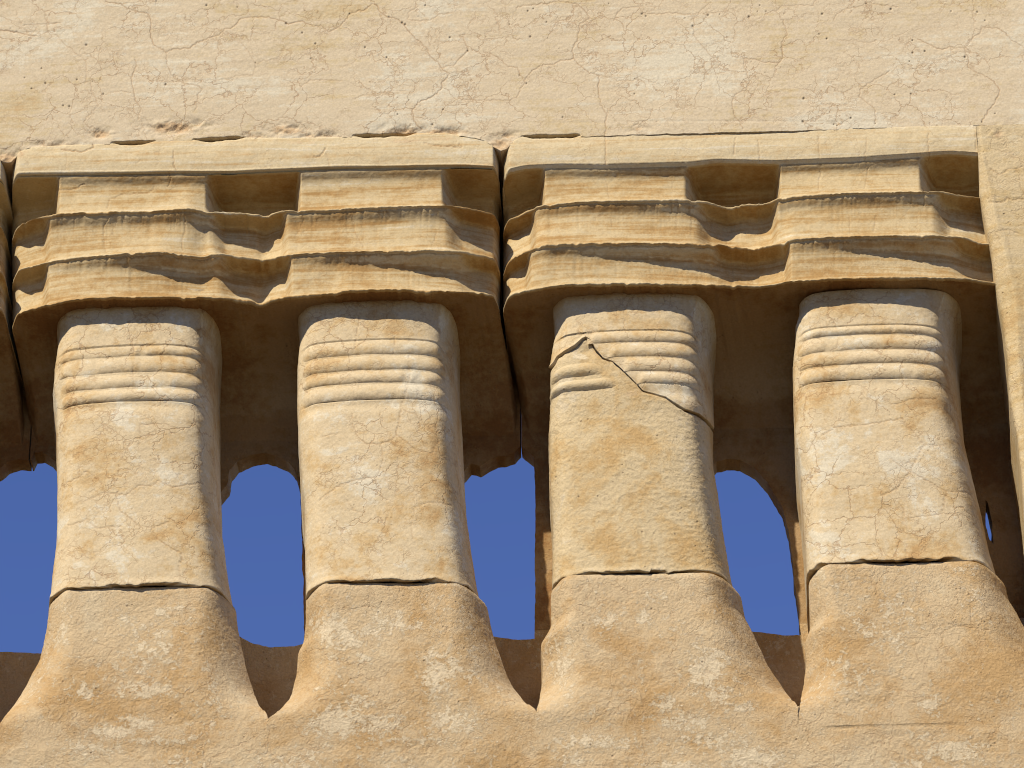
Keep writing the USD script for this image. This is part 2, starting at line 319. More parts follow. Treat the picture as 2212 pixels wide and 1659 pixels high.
    links = [(P, 'warp.vector'), ('warp.color', 'wc.vector1'), ('wc.vector', 'ws.vector1'), (P, 'wp.vector1'), ('ws.vector', 'wp.vector2'),
             (P, 'warp2.vector'), ('warp2.color', 'wc2.vector1'), ('wc2.vector', 'ws2.vector1'), ('wp.vector', 'wp2.vector1'), ('ws2.vector', 'wp2.vector2'),
             (P, 'n1.vector'), (P, 'mp.vector'), ('mp.vector', 'n2.vector'), ('n1.fac', 'mx.a'), ('n2.fac', 'mx.b'), (P, 'n3.vector'), ('n3.fac', 'add3.value1'),
             ('mx.result', 'sum.value1'), ('add3.value', 'sum.value2'), ('sum.value', 'con.value'), ('con.result', 'ramp.fac'),
             ('wp2.vector', 'v1.vector'), ('wp2.vector', 'v2.vector'), ('v1.distance', 'l1.value'), ('v2.distance', 'l2.value'),
             (P, 'm1.vector'), ('m1.fac', 'm1r.value'), (P, 'm2.vector'), ('m2.fac', 'm2r.value'),
             ('l1.result', 'c1.value1'), ('m1r.result', 'c1.value2'), ('l2.result', 'c2.value1'), ('m2r.result', 'c2.value2'),
             ('c1.value', 'cm.value1'), ('c2.value', 'cm.value2'), ('cm.value', 'cmi.value1'), ('cmi.value', 'call.value1'), ('att.fac', 'call.value2'), ('call.value', 'cf.value1'),
             (P, 'pv.vector'), ('pv.distance', 'pd.value'), (P, 'pn.vector'), ('pn.fac', 'pr.value'), ('pd.result', 'pm.value1'), ('pr.result', 'pm.value2'), ('pm.value', 'pf.value1'),
             ('pf.value', 'pall.value1'), ('pa.fac', 'pall.value2'), ('pall.value', 'pcol.value1'),
             ('ramp.color', 'md.a'), ('da.fac', 'dn.value1'), ('n3.fac', 'dn.value2'), ('dn.value', 'dn2.value'), ('dn2.result', 'md.fac'),
             (P, 'sn.vector'), (P, 'sl.vector'), ('sl.fac', 'slm.value1'), ('slm.value', 'sadd.value1'), ('sn.fac', 'sadd.value2'), ('sa.fac', 'ssum.value1'), ('sadd.value', 'ssum.value3'), ('ssum.value', 'sr.value'), ('sr.result', 'sf.value1'),
             ('md.result', 'ms.a'), ('sf.value', 'ms.fac'), ('ms.result', 'mc.a'), ('cf.value', 'mc.fac'), ('mc.result', 'mpit.a'), ('pcol.value', 'mpit.fac'),
             (P, 'gr.vector'), (P, 'gr2.vector'), (P, 'gv.vector'), ('gr.fac', 'h0.value1'), ('call.value', 'h1.value1'), ('h0.value', 'h1.value3'), ('pall.value', 'h2.value1'), ('h1.value', 'h2.value3'),
             ('n2.fac', 'h3.value1'), ('h2.value', 'h3.value3'), ('gv.distance', 'h4.value1'), ('h3.value', 'h4.value3'), ('sr.result', 'h5.value1'), ('h4.value', 'h5.value3'),
             ('gr.fac', 'tone.value'), ('mpit.result', 'mt.vector1'), ('tone.result', 'mt.scale'),
             ('h5.value', 'bump.height'), ('bump.normal', 'p.normal'), ('mt.vector', 'p.base_color')]
    return usdkit.material(stage, '/World/Looks/' + name, nodes, links, surface='p.BSDF')

M_FASCIA = plaster('cream_plaster', pale=(.54, .445, .30), mid=(.50, .398, .235), ochre=(.46, .328, .17), white=(.57, .505, .37), blotch=3.0, streak=.35, bias=.43, micro=.95, pits=.35, grain=.45, bump=.4)
M_FILLET = plaster('fillet_plaster', pale=(.535, .435, .265), mid=(.50, .38, .21), ochre=(.45, .30, .14), white=(.565, .49, .345), streak=.8, bias=.45, micro=.4, pits=.3, grain=.4, bump=.4)
M_LEDGE = plaster('carved_gypsum', pale=(.495, .385, .215), mid=(.43, .30, .14), ochre=(.355, .215, .08), white=(.54, .46, .31), streak=.75, bias=.5, micro=.35, pits=.15, grain=.3, bump=.4)
M_SHAFT = plaster('column_plaster', pale=(.54, .43, .265), mid=(.50, .365, .19), ochre=(.43, .275, .12), white=(.58, .51, .37), blotch=8.0, streak=.15, bias=.46, micro=1.0, pits=.35, grain=.5, bump=.5)
M_PATCH = plaster('patched_plaster', pale=(.52, .41, .24), mid=(.49, .36, .185), ochre=(.45, .30, .13), white=(.54, .45, .30), blotch=6.0, streak=.05, bias=.48, micro=.15, pits=.7, grain=.9, scab=1.0, scab_t=.72, bump=.7)
M_MUD = plaster('rough_mud_plaster', pale=(.51, .385, .225), mid=(.475, .335, .175), ochre=(.43, .28, .125), white=(.53, .42, .26), blotch=5.0, streak=.1, bias=.5, micro=.5, craze=75.0, pits=.6, grain=1.0, scab=1.0, bump=.8)
M_PIER = plaster('pier_plaster', pale=(.52, .41, .24), mid=(.48, .36, .185), ochre=(.44, .30, .135), white=(.54, .45, .29), blotch=5.0, streak=.4, bias=.48, micro=.6, pits=.6, grain=.7, bump=.7)
M_SOFFIT = plaster('shaded_soffit_plaster', pale=(.36, .24, .12), mid=(.32, .20, .085), ochre=(.25, .13, .047), white=(.36, .25, .135), blotch=4.0, streak=.1, bias=.5, micro=.2, pits=.5, grain=.9, bump=.7)  # same plaster, colour darkened and reddened to deepen the shade under the cornice
M_GROUND = usdkit.material(stage, '/World/Looks/sandy_ground', {
    'g': ('geometry', {}), 'n': ('noise_texture', {'scale': .7, 'detail': 8.0, 'roughness': .7}),
    'r': ('rgb_ramp', {'ramp': [(.3, (.075, .055, .035)), (.7, (.12, .09, .06))]}), 'b': ('bump', {'strength': .5, 'distance': .02}),
    'p': ('principled_bsdf', {'roughness': .95, 'specular_ior_level': .1})},
    [('g.position', 'n.vector'), ('n.fac', 'r.fac'), ('n.fac', 'b.height'), ('b.normal', 'p.normal'), ('r.color', 'p.base_color')], surface='p.BSDF')

# ------------------------------------------------------------------ ground
n_g = np.linspace(-1, 1, 41); gx = np.sign(n_g) * np.abs(n_g) ** 3 * 3000
GX, GY = np.meshgrid(gx, gx[::-1])
gp = grid('ground', None, np.stack([GX, GY, 0 * GX], -1), M_GROUND)
tag(stage.GetPrimAtPath(gp), kind='structure')

# ------------------------------------------------------------------ shared outlines (2212-wide measuring grid)
JOINT = [(-800,338),(-40,326),(-12,340),(8,352),(24,350),(40,332),(62,320),(240,312),(335,309),(420,306),(530,300),(625,300),(740,297),(900,290),(960,289),(1020,298),(1050,305),(1068,318),(1082,328),(1096,320),(1112,304),(1124,298),(1250,296),(1420,292),(1560,289),(1700,285),(1841,279),(2100,272),(2300,266),(2800,252)]
joint = interp(JOINT)
SLOTS = [(238, 338, 1.), (415, 532, 1.1), (760, 900, 1.), (1125, 1255, .9)]
def slot(u):
    v = sum(sstep(x0, x0 + 30, u) * (1 - sstep(x1 - 26, x1, u)) for x0, x1, d_ in SLOTS)
    return v * (.30 + .60 * meshkit.fbm(np.stack([u / 26.0, u * 0 + .5, u * 0 + .5], -1), 4, 8))
BACK = .36

# ------------------------------------------------------------------ plastered wall above the joint
upper = thing('upper_wall', 'smooth cream plastered wall with hairline cracks above the carved ledges', 'wall')
us = np.arange(-60, 2275, 1.7)
jy = joint(us) + 2.0 * sn(np.stack([us / 18, us * 0, us * 0], -1), 1, 3, 4)
PY = np.linspace(0, 1, 205)[:, None] * (jy[None] + 40) - 40
P = at(us[None], PY, 0.0)
Pf = P.copy()
dist_j = jy[None] - PY
groove = sum(sstep(x0, x0 + 12, us) * (1 - sstep(x1 - 12, x1, us)) * dpt for x0, x1, dpt in
             SLOTS)
gprof = np.exp(-(dist_j / 4.5) ** 4) * groove[None]
blobs = [(215,288,32,11,1),(370,275,62,16,1),(430,268,30,10,.6),(620,280,45,13,1),(690,292,60,9,.7),(880,284,60,14,.9),(960,285,70,10,1),(1082,312,34,20,1),(18,342,36,20,1),(1100,292,30,10,.7),(1375,278,25,10,.7),(1810,268,12,5,.8),(560,293,40,8,.7),(120,312,60,8,.7),(2180,285,40,20,.5)]
dirt = np.clip(blob_field(P, blobs) * 1.2, 0, 1)
lines = blob_field(P, [(1550,263,260,2.2,.5),(1250,265,120,3,.3),(60,70,70,2.5,.6)])
ck = crack_field(P); pt = pit_field(P)
off = (.0045 * sn(P, 2.2, 1, 2) + .0009 * sn(P * [1, 1, 2], 16, 2, 3) + .0003 * sn(P, 150, 3, 2)
       + dirt * (.008 * sn(P, 45, 4, 4) - .004) - .0006 * ck - .0025 * pt - .09 * gprof - .0015 * lines)
P = P - np.array([0, 1.0, 0]) * 0
P[..., 1] -= off
bottom = P[-1:].copy(); bottom2 = bottom.copy(); bottom[..., 1] += .012; bottom2[..., 1] = .15
P = np.concatenate([P, bottom, bottom2]); ck = np.concatenate([ck, ck[-1:], ck[-1:]]); pt = np.concatenate([pt, pt[-1:] * 0, pt[-1:] * 0])
dirt = np.concatenate([dirt, dirt[-1:], dirt[-1:]])
zt = at(1106, -40, 0)[2]
tl, tr = P[0, 0], P[0, -1]; bl, br = P[-3, 0], P[-3, -1]
XL, XR, ZT = -3.4, 3.4, zt + .45
flat = lambda x, y, z: np.array([x, y, z], float)
ex = [[flat(XL, 0, ZT), flat(XL, 0, tl[2]), flat(XR, 0, tr[2]), flat(XR, 0, ZT)],                # wall above the frame
      [flat(XL, 0, tl[2]), flat(XL, 0, bl[2]), flat(bl[0], 0, bl[2]), flat(tl[0], 0, tl[2])],
      [flat(tr[0], 0, tr[2]), flat(br[0], 0, br[2]), flat(XR, 0, br[2]), flat(XR, 0, tr[2])],
      [flat(XL, .45, ZT), flat(XL, 0, ZT), flat(XR, 0, ZT), flat(XR, .45, ZT)],                   # top
      [flat(XR, .45, ZT), flat(XR, .45, bl[2] - .02), flat(XL, .45, bl[2] - .02), flat(XL, .45, ZT)],     # back
      [flat(XL, .06, bl[2]), flat(XL, .45, bl[2] - .02), flat(XR, .45, bl[2] - .02), flat(XR, .06, bl[2])]]
grid('plaster_face', upper, P, M_FASCIA, {'crack': ck, 'pit': pt, 'dirt': dirt}, extra=ex)

# ------------------------------------------------------------------ carved cornice panels
def spline(ctrl, n, power=1.0):
    ctrl = np.array(ctrl, float)
    t = np.linspace(0, 1, len(ctrl)); q = np.linspace(0, 1, n)
    return np.stack([PchipInterpolator(t, ctrl[:, 0])(q), PchipInterpolator(t, ctrl[:, 1])(q)], -1)

COLF = [(0, 0), (.06, .035), (.22, .075), (.47, .12), (.74, .175), (.93, .26), (1, .38), (1, .50), (.95, .64), (.84, .79), (.60, .91), (.28, .975), (0, 1)]
RECF = [(0, 0), (.36, -.01), (.72, .0), (.95, .04), (1.02, .14), (1.0, .38), (.97, .60), (.86, .77), (.62, .90), (.30, .975), (0, 1)]
REC1 = [(0, 0), (.30, -.01), (.62, -.01), (.88, .02), (1, .10), (1.02, .26), (1., .50), (.90, .72), (.58, .86), (.22, .96), (0, 1)]

def cornice(name_label, us, lips, base, masks, depth_c, depth_r, ends, seed, shift=45.0, group=None, right_free=True):
    label, = name_label
    root = thing('cornice_panel', label, 'carved cornice', group)
    nf, nb = 46, 7
    L, ZL, YL = [], [], []
    for k in range(4):
        y = interp(lips[k + 1])(us)
        y = np.convolve(np.pad(y, 5, mode='edge'), np.ones(11) / 11, 'valid')
        yb = interp(base[k + 1])(us)
        back = np.clip((y - yb) / 530.0, -.012, .10)
        Y = (-.004, -.010, -.013, -.010)[k] + back * (0 if k == 0 else 1)
        L.append(y); YL.append(Y); ZL.append(at(us, y, Y)[..., 2])
    dl = us - us[0]; dr = us[-1] - us
    endback = np.zeros_like(us)
    if ends[0]: endback += .05 * np.clip(1 - dl / 16, 0, 1) ** 2.2
    if ends[1]: endback += .05 * np.clip(1 - dr / 16, 0, 1) ** 2.2
    chip = [.0014 * sn(np.stack([us / 7, us * 0 + k, us * 0], -1), 1, seed + k, 3) + .0055 * np.minimum(0, sn(np.stack([us / 22, us * 0 + k, us * 0 + 4], -1), 1, seed + k, 3) + .25) for k in range(4)]
    rowsY, rowsZ, rowsU, cut = [], [], [], [0]
    def add(Y, Z, du=0):
        rowsY.append(Y); rowsZ.append(Z); rowsU.append(us + du)
    # top fillet
    yt = joint(us) - 5 + 9.0 * slot(us) + .6 * sn(np.stack([us / 14, us * 0, us * 0], -1), 1, seed + 9, 4)
    zt = at(us, yt, .001)[..., 2]
    add(np.full_like(us, .15), zt); add(np.full_like(us, .010), zt + .0005); add(np.full_like(us, .0035), zt - .001)
    for t in np.linspace(.06, .90, 26):
        add(.0015 - .0035 * math.sin(math.pi * t) - .003 * t + 0 * us, zt + (ZL[0] - zt) * t)
    hard = lips.get('hard', 0.0)                              # a small step under the fillet
    stepw = (interp(hard)(us) if hard else 0 * us)
    for t, yy in ((.93, -.004), (.955, -.002 ), (.97, .006), (.985, .0065), (1.0, .004)):
        add(yy * stepw + (1 - stepw) * (-.004 + .010 * max(0, t - .92) / .08) + 0 * us, zt + (ZL[0] - zt) * t)
    zprev, yprev = ZL[0], rowsY[-1]
    for k in (1, 2, 3):
        cut.append(len(rowsY))
        m = np.zeros_like(us)
        for x0, x1 in masks[k - 1]:
            m = np.maximum(m, sstep(x0 - 7, x0 + 11, us) * (1 - sstep(x1 - 20, x1 + 22, us)))
        wedge = np.ones_like(us)
        for x0, x1 in masks[k - 1]:
            wedge = np.where((us > x0 - 30) & (us < x1 + 40), [.8, .8, .25][k - 1] + [.4, .4, 1.25][k - 1] * np.clip((us - x0) / (x1 - x0), 0, 1.1), wedge)
        ca = spline(COLF, nf); ra = spline(REC1 if k == 1 else RECF, nf)
        wob = 1 + .10 * sn(np.stack([us / 130, us * 0 + k, us * 0], -1), 1, seed + 30, 2)
        for i in range(1, nf):
            f = ca[i, 1] * m + ra[i, 1] * (1 - m)
            dep = (ca[i, 0] * depth_c[k - 1] * wedge * m + ra[i, 0] * depth_r[k - 1] * (1 - m)) * wob
            yb = yprev + (YL[k] - yprev) * f
            nz = chip[k] * sstep(.72, 1.0, i / (nf - 1)) ** 2
            add(yb + dep + np.abs(nz) * .8, zprev + (ZL[k] - zprev) * f + nz)
        th = .0050 + .0030 * sn(np.stack([us / 25, us * 0, us * 0 + k], -1), 1, seed + 50, 3)      # rounded lip
        for ang in np.linspace(20, 160, nb):
            r_ = math.radians(ang)
            add(YL[k] - .0048 * math.sin(r_) + np.abs(chip[k]) * .8, ZL[k] + chip[k] - th * (1 - math.cos(r_)) / 2)
        yprev, zprev = YL[k] + .001 + np.abs(chip[k]) * .8, ZL[k] + chip[k] - th
    cut.append(len(rowsY))
    zend = at(us, interp(base[4])(us), -.016)[..., 2] - .150
    so = spline([(0, 0), (.10, -.01), (.26, .02), (.50, .13), (.74, .36), (.90, .66), (.97, .88), (1, 1.02)], 60)
    for i in range(1, 60):
        add(yprev + (BACK - yprev) * so[i, 0], zprev + (zend - zprev) * so[i, 1], shift * so[i, 0] ** 1.2)
    Y = np.array(rowsY) + endback[None] * (1 - .0); Z = np.array(rowsZ); UU = np.array(rowsU)
    Y = np.minimum(Y, BACK + .008)
    Y[:3] = np.array(rowsY)[:3] + endback * .5
    P = xyz(UU, Y, Z)
    P = rough(P, seed, .0022, .0013, .0004)
    ck = crack_field(P); ck[cut[3]:] *= 0
    P = P - grid_normals(P) * (.0012 * ck)[..., None]
    dirt = np.zeros(P.shape[:2])
    dirt[:10] = blob_field(P[:10], [(50,335,30,14,1),(880,305,80,9,.9),(960,300,60,7,.9),(150,322,60,6,.8),(650,308,60,6,.8),(1085,310,25,14,1),(1180,303,60,5,.7)])
    # side walls in the joints
    def side(P, j, sgn):
        S = np.repeat(P[:, [j]], 4, 1); S[:, 1, 1] += .03; S[:, 2, 1] += .12; S[:, 3, 1] = np.maximum(S[:, 3, 1], BACK); S[..., 1] = np.minimum(S[..., 1], BACK + .008)
        S[:, 1:, 0] -= sgn * .0015
        return S if sgn > 0 else S[:, ::-1]
    PP, kk, dd = [P], [ck], [dirt]
    if ends[0]:
        S = side(P, 0, -1)[:, :-1]; PP.insert(0, S); kk.insert(0, np.zeros(S.shape[:2])); dd.insert(0, np.zeros(S.shape[:2]))
    if ends[1]:
        S = side(P, -1, 1)[:, 1:]; PP.append(S); kk.append(np.zeros(S.shape[:2])); dd.append(np.zeros(S.shape[:2]))
    P = np.concatenate(PP, 1); ck = np.concatenate(kk, 1); dirt = np.concatenate(dd, 1)
    N = grid_normals(P)
    cut.append(len(P))
    names = ['top_fillet', 'ledge', 'ledge', 'ledge', 'soffit']
    for q in range(5):
        r0, r1 = cut[q], min(cut[q + 1] + 1, len(P))
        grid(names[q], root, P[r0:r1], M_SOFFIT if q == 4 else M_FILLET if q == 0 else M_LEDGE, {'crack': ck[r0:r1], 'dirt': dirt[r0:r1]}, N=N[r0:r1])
    return root

L1 = {0: [(20,338),(55,326),(130,320),(240,318),(420,311),(625,306),(800,304),(900,299),(1000,302),(1045,308),(1070,326),(1079,345)],
      1: [(26,377),(200,376),(370,373),(500,373),(720,363),(1000,359),(1079,362)],
      2: [(26,492),(33,490),(45,485),(75,473),(120,463),(200,458),(310,457),(410,450),(450,459),(525,462),(562,464),(573,474),(583,463),(620,455),(700,454),(800,448),(950,443),(1000,448),(1050,458),(1080,466)],
      3: [(20,588),(75,573),(140,560),(200,553),(275,547),(350,545),(440,557),(467,547),(500,553),(570,564),(620,550),(700,545),(800,543),(900,540),(1000,543),(1050,555),(1082,564)],
      4: [(18,684),(50,673),(90,660),(150,648),(225,642),(350,640),(450,642),(500,645),(540,650),(562,661),(590,645),(650,638),(715,634),(750,627),(850,625),(950,628),(1050,633),(1080,645)],
      'hard': [(0,1),(1078,1)]}
B1 = {1: L1[1], 2: [(20,458),(1080,438)], 3: [(20,550),(1080,534)], 4: [(20,645),(1080,620)]}
MK1 = [[(120,462),(640,972)], [(100,468),(612,980)], [(97,492),(622,1004)]]
L2 = {0: [(1086,340),(1094,318),(1115,306),(1200,302),(1477,297),(1644,292),(1841,283),(2100,276),(2125,276)],
      1: [(1087,371),(1139,360),(1217,357),(1295,359),(1498,353),(1550,347),(1675,350),(1841,344),(1998,333),(2050,329),(2109,333),(2130,333)],
      2: [(1087,478),(1108,473),(1165,445),(1243,437),(1373,433),(1477,432),(1529,437),(1566,450),(1613,442),(1654,442),(1680,429),(1790,419),(1946,414),(2034,414),(2076,424),(2117,428),(2130,429)],
      3: [(1088,574),(1113,554),(1176,528),(1295,524),(1425,525),(1545,528),(1618,538),(1675,530),(1711,517),(1841,510),(1998,508),(2076,512),(2133,528),(2150,524)],
      4: [(1082,649),(1108,634),(1150,624),(1228,614),(1373,611),(1529,615),(1644,619),(1701,608),(1790,602),(1946,598),(2076,601),(2143,611),(2165,618)]}
B2 = {1: L2[1], 2: [(1080,436),(2120,408)], 3: [(1080,530),(2120,502)], 4: [(1080,616),(2120,592)]}
MK2 = [[(1168,1497),(1676,2004)], [(1150,1517),(1672,2032)], [(1140,1552),(1700,2068)]]
def moved(d, dx, dy):
    return {k: [(x + dx, y + dy) if not isinstance(k, str) else (x + dx, y) for x, y in v] for k, v in d.items()}
DX, DY = -1066, 26
L0, B0 = moved(L1, DX, DY), moved(B1, DX, DY)
MK0 = [[(x0 + DX, x1 + DX) for x0, x1 in r] for r in MK1]
def urange(x0, x1):
    return np.concatenate([x0 + np.array([0, .7, 1.5, 2.5, 4]), np.arange(x0 + 6, x1 - 5, 2.1), x1 - np.array([4, 2.5, 1.5, .7, 0])])
DC, DR = (.015, .016, .025), (.115, .044, .046)
cornice(('weathered carved cornice panel with three scalloped ledges, cut off at left picture edge',), urange(-1046, 15), L0, B0, MK0, DC, DR, (True, True), 11)
cornice(('carved cornice panel of three scalloped ledges over the two left columns',), urange(26.5, 1079), L1, B1, MK1, DC, DR, (True, True), 23)
cornice(('carved cornice panel of three scalloped ledges joining the pier, over the cracked column',), urange(1086.5, 2165), L2, B2, MK2, DC, DR, (True, False), 37)
PANELS = ['/World/cornice_panel', '/World/cornice_panel_001', '/World/cornice_panel_002']

# ------------------------------------------------------------------ rear screen with the openings to the sky
HOLES = [
    [(-70,1090),(-60,1050),(-30,1036),(0,1030),(18,1014),(45,1006),(72,1008),(78,992),(95,990),(112,1000),(128,1016),(150,1060),(150,1180),(130,1300),(112,1412),(60,1410),(0,1408),(-60,1410),(-90,1414),(-90,1300),(-80,1180)],
    [(470,1090),(494,1062),(500,1030),(515,1012),(545,998),(575,993),(600,1001),(622,1009),(640,1030),(651,1070),(655,1180),(656,1300),(658,1390),(640,1395),(620,1397),(580,1398),(540,1388),(515,1373),(500,1366),(470,1360)],
    [(985,1060),(1006,1030),(1018,1016),(1038,1021),(1052,1013),(1075,1001),(1095,998),(1112,992),(1126,977),(1138,987),(1155,1003),(1158,1080),(1157,1200),(1155,1380),(1120,1382),(1082,1378),(1040,1370),(1000,1360)],
    [(1520,1040),(1548,1012),(1570,1006),(1598,1008),(1630,1026),(1660,1060),(1690,1110),(1705,1170),(1715,1250),(1725,1320),(1730,1372),(1690,1372),(1640,1366),(1590,1360),(1530,1300)],
    [(2128,1095),(2133,1102),(2141,1140),(2145,1190),(2136,1180),(2128,1150)]]
def plane_poly(pts, seed, jit=1.6):
    pts = np.array(pts, float); out = []
    for a_, b_ in zip(pts, np.roll(pts, -1, 0)):
        n = max(2, int(np.linalg.norm(b_ - a_) / 5))
        out.append(a_ + (b_ - a_) * np.linspace(0, 1, n, endpoint=False)[:, None])
    q = np.concatenate(out)
    s = np.stack([q[:, 0] / 9, q[:, 1] / 9, q[:, 0] * 0], -1)
    q = q + np.stack([sn(s, 1, seed, 3), sn(s, 1, seed + 3, 3)], -1) * jit
    W = at(q[:, 0], q[:, 1], np.where(q[:, 1] > 1250, BACK, BACK + .03))
    return Polygon(W[:, [0, 2]]).buffer(0)
holes = [plane_poly(h, i * 5 + 60) for i, h in enumerate(HOLES)]
def wp(px, py): return at(px, py, BACK)[[0, 2]]
z_top = at(1106, 300, .0)[2] - .05; z_mid = at(1106, 1362, BACK)[2]; z_low = at(1106, 1680, .0)[2] - .2
def rear(parent, name, poly, mat):
    for h in holes: poly = poly.difference(h)
    geoms = [g for g in getattr(poly, 'geoms', [poly]) if g.area > 1e-4]
    me = trimesh.util.concatenate([trimesh.creation.extrude_polygon(g, .05, engine='earcut') for g in geoms])
    V = me.vertices.copy(); V = np.stack([V[:, 0], BACK + .05 - V[:, 2], V[:, 1]], -1)
    me = trimesh.Trimesh(V, me.faces, process=False)
    v, f, n = meshkit.arrays(me, 30)
    put(name, parent, v, f, n, mat)
gapL = [wp(61, 1000)[0], wp(64, 1000)[0]]; gapM = [wp(1123.5, 1000)[0], wp(1126, 1000)[0]]
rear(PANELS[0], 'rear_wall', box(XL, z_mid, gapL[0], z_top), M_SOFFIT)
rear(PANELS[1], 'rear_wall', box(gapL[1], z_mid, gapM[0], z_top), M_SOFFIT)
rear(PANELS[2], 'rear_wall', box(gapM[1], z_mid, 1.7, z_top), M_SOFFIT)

# ------------------------------------------------------------------ columns
def section(L, Rr, Yf, n=110, left=27, right=48, dl=.055, dr=.085, back=BACK + .004):
    """One column section as (px, depth) control points from the left rear round the front to the right rear."""
    pts = [(L + 5, back), (L + 2, Yf + .6 * (back - Yf)), (L + .3, Yf + dl * 1.5), (L + 1.5, Yf + dl * .85), (L + left * .28, Yf + dl * .40), (L + left * .62, Yf + dl * .12), (L + left, Yf + .0012),
           (L + left + .22 * (Rr - L - left - right), Yf - .0045), (L + left + .5 * (Rr - L - left - right), Yf - .0075), (L + left + .78 * (Rr - L - left - right), Yf - .0055),
           (Rr - right, Yf + .002), (Rr - right * .68, Yf + dr * .13), (Rr - right * .40, Yf + dr * .42), (Rr - right * .18, Yf + dr * .9), (Rr - right * .05, Yf + dr * 1.6), (Rr, Yf + .6 * (back - Yf)), (Rr + 3, back)]
    return pts
KN = np.array([0, 3, 7, 12, 18, 24, 30, 42, 60, 78, 90, 96, 102, 108, 113, 117, 120]) / 120.0
SQ = np.concatenate([np.linspace(0, .06, 6, endpoint=False), np.linspace(.06, .90, 118, endpoint=False), np.linspace(.90, 1, 10)])

def loft(rows, Lf, Rf, Yf, zc, left=48, right=76, dl=.060, dr=.098, lag=20):
    """rows: measuring heights; returns P (rows x len(SQ) x 3)."""
    out = []
    for py in rows:
        y0 = Yf(py); z = zc(py, y0)
        p = np.array(section(float(Lf(py + lag)), float(Rf(py + lag)), y0, left=left, right=right, dl=dl, dr=dr))
        px = PchipInterpolator(KN, p[:, 0])(SQ); Y = PchipInterpolator(KN, p[:, 1])(SQ)
        out.append(xyz(px, Y, z))
    return np.array(out)

COLS = [
    dict(cx=-237, L=[(640,-411),(1400,-441)], R=[(640,-49),(950,-58),(1150,-51),(1340,-24)], rings=[(760,782),(785,818),(821.5,850),(854,880)], bot=1276, seed=91, slope=0,
         label='column past the left picture edge, left of the leftmost full column'),
    dict(cx=298, L=[(640,124),(711,129),(768,119),(821,113),(878,121),(1010,124),(1075,123),(1163,121),(1229,113),(1295,109),(1361,97),(1400,94)],
         R=[(640,486),(711,480),(768,474),(850,474),(944,474),(1010,477),(1075,478),(1119,485),(1185,494),(1251,505),(1295,511),(1340,516)],
         rings=[(748.6,770.5),(773,806),(809.5,838.5),(842,868)], bot=1264, seed=101, slope=0,
         label='leftmost full column, slim cracked shaft with four neck rings beside the sky'),
    dict(cx=828, L=[(640,650),(711,648),(768,643),(856,643),(944,646),(1010,650),(1075,657),(1163,659),(1251,661),(1339,663),(1400,664)],
         R=[(640,990),(711,992),(768,994),(856,998),(944,1000),(1031,1007),(1119,1017),(1207,1031),(1273,1044),(1339,1060),(1370,1066)],
         rings=[(735.4,767),(770,800),(803,828.5),(832,864)], bot=1256, seed=117, slope=0,
         label='second column from left, pale crazed shaft right of the leftmost sky gap with arched top'),
    dict(cx=1372, L=[(640,1206),(663,1203),(711,1198),(768,1188),(803,1184),(834,1183),(922,1178),(1031,1186),(1119,1191),(1229,1191),(1317,1190),(1400,1190)],
         R=[(640,1540),(750,1540),(834,1543),(944,1548),(1031,1556),(1119,1571),(1207,1586),(1251,1597),(1295,1605),(1340,1612)],
         rings=[(715.7,741),(744,772.5),(775.5,804),(807,831)], bot=1236, seed=131, slope=0,
         label='column broken across its neck by a diagonal crack, rough patched shaft below'),
    dict(cx=1905, L=[(640,1742),(663,1737),(694,1720),(768,1714),(856,1714),(944,1717),(1010,1727),(1075,1732),(1163,1737),(1251,1746),(1339,1753),(1400,1758)],
         R=[(640,2064),(725,2070),(812,2077),(900,2085),(988,2105),(1075,2125),(1163,2146),(1229,2165),(1290,2182),(1340,2196)],
         rings=[(704,723.5),(726.5,756),(758.5,786.5),(789,820)], bot=1212, seed=149, slope=0,
         label='rightmost column, leaning beside the dark gap at the pier'),
]
NECK_Y, BASE_Y = .026, .020
def col_depth(py):            # the shaft stands behind the lips and comes forward as it goes down
    return float(np.interp(py, [600, 720, 860, 1100, 1300], [.036, .036, .031, .025, .014]))

CRACK3 = np.array([(1176,806),(1184,802),(1196,786),(1204,770.6),(1219,759),(1238.5,747.6),(1253.8,732),(1261.5,728.4),(1275,736),(1286.4,753),(1303.7,771.6),(1324.8,779),(1338,790),(1353.6,805),(1374.7,826),(1388,841.6),(1409,847),(1436,856),(1451,868.5),(1474.5,883.8),(1507,895),(1526,910.7),(1536,922),(1550,940)])

def ring_field(py, rings, amp):
    h = 0
    for y0, y1 in rings:
        t = np.clip((py - y0) / (y1 - y0), 0, 1) ** 1.25
        h = max(h, amp * math.sqrt(max(0, 1 - (2 * t - 1) ** 2)))
    return h

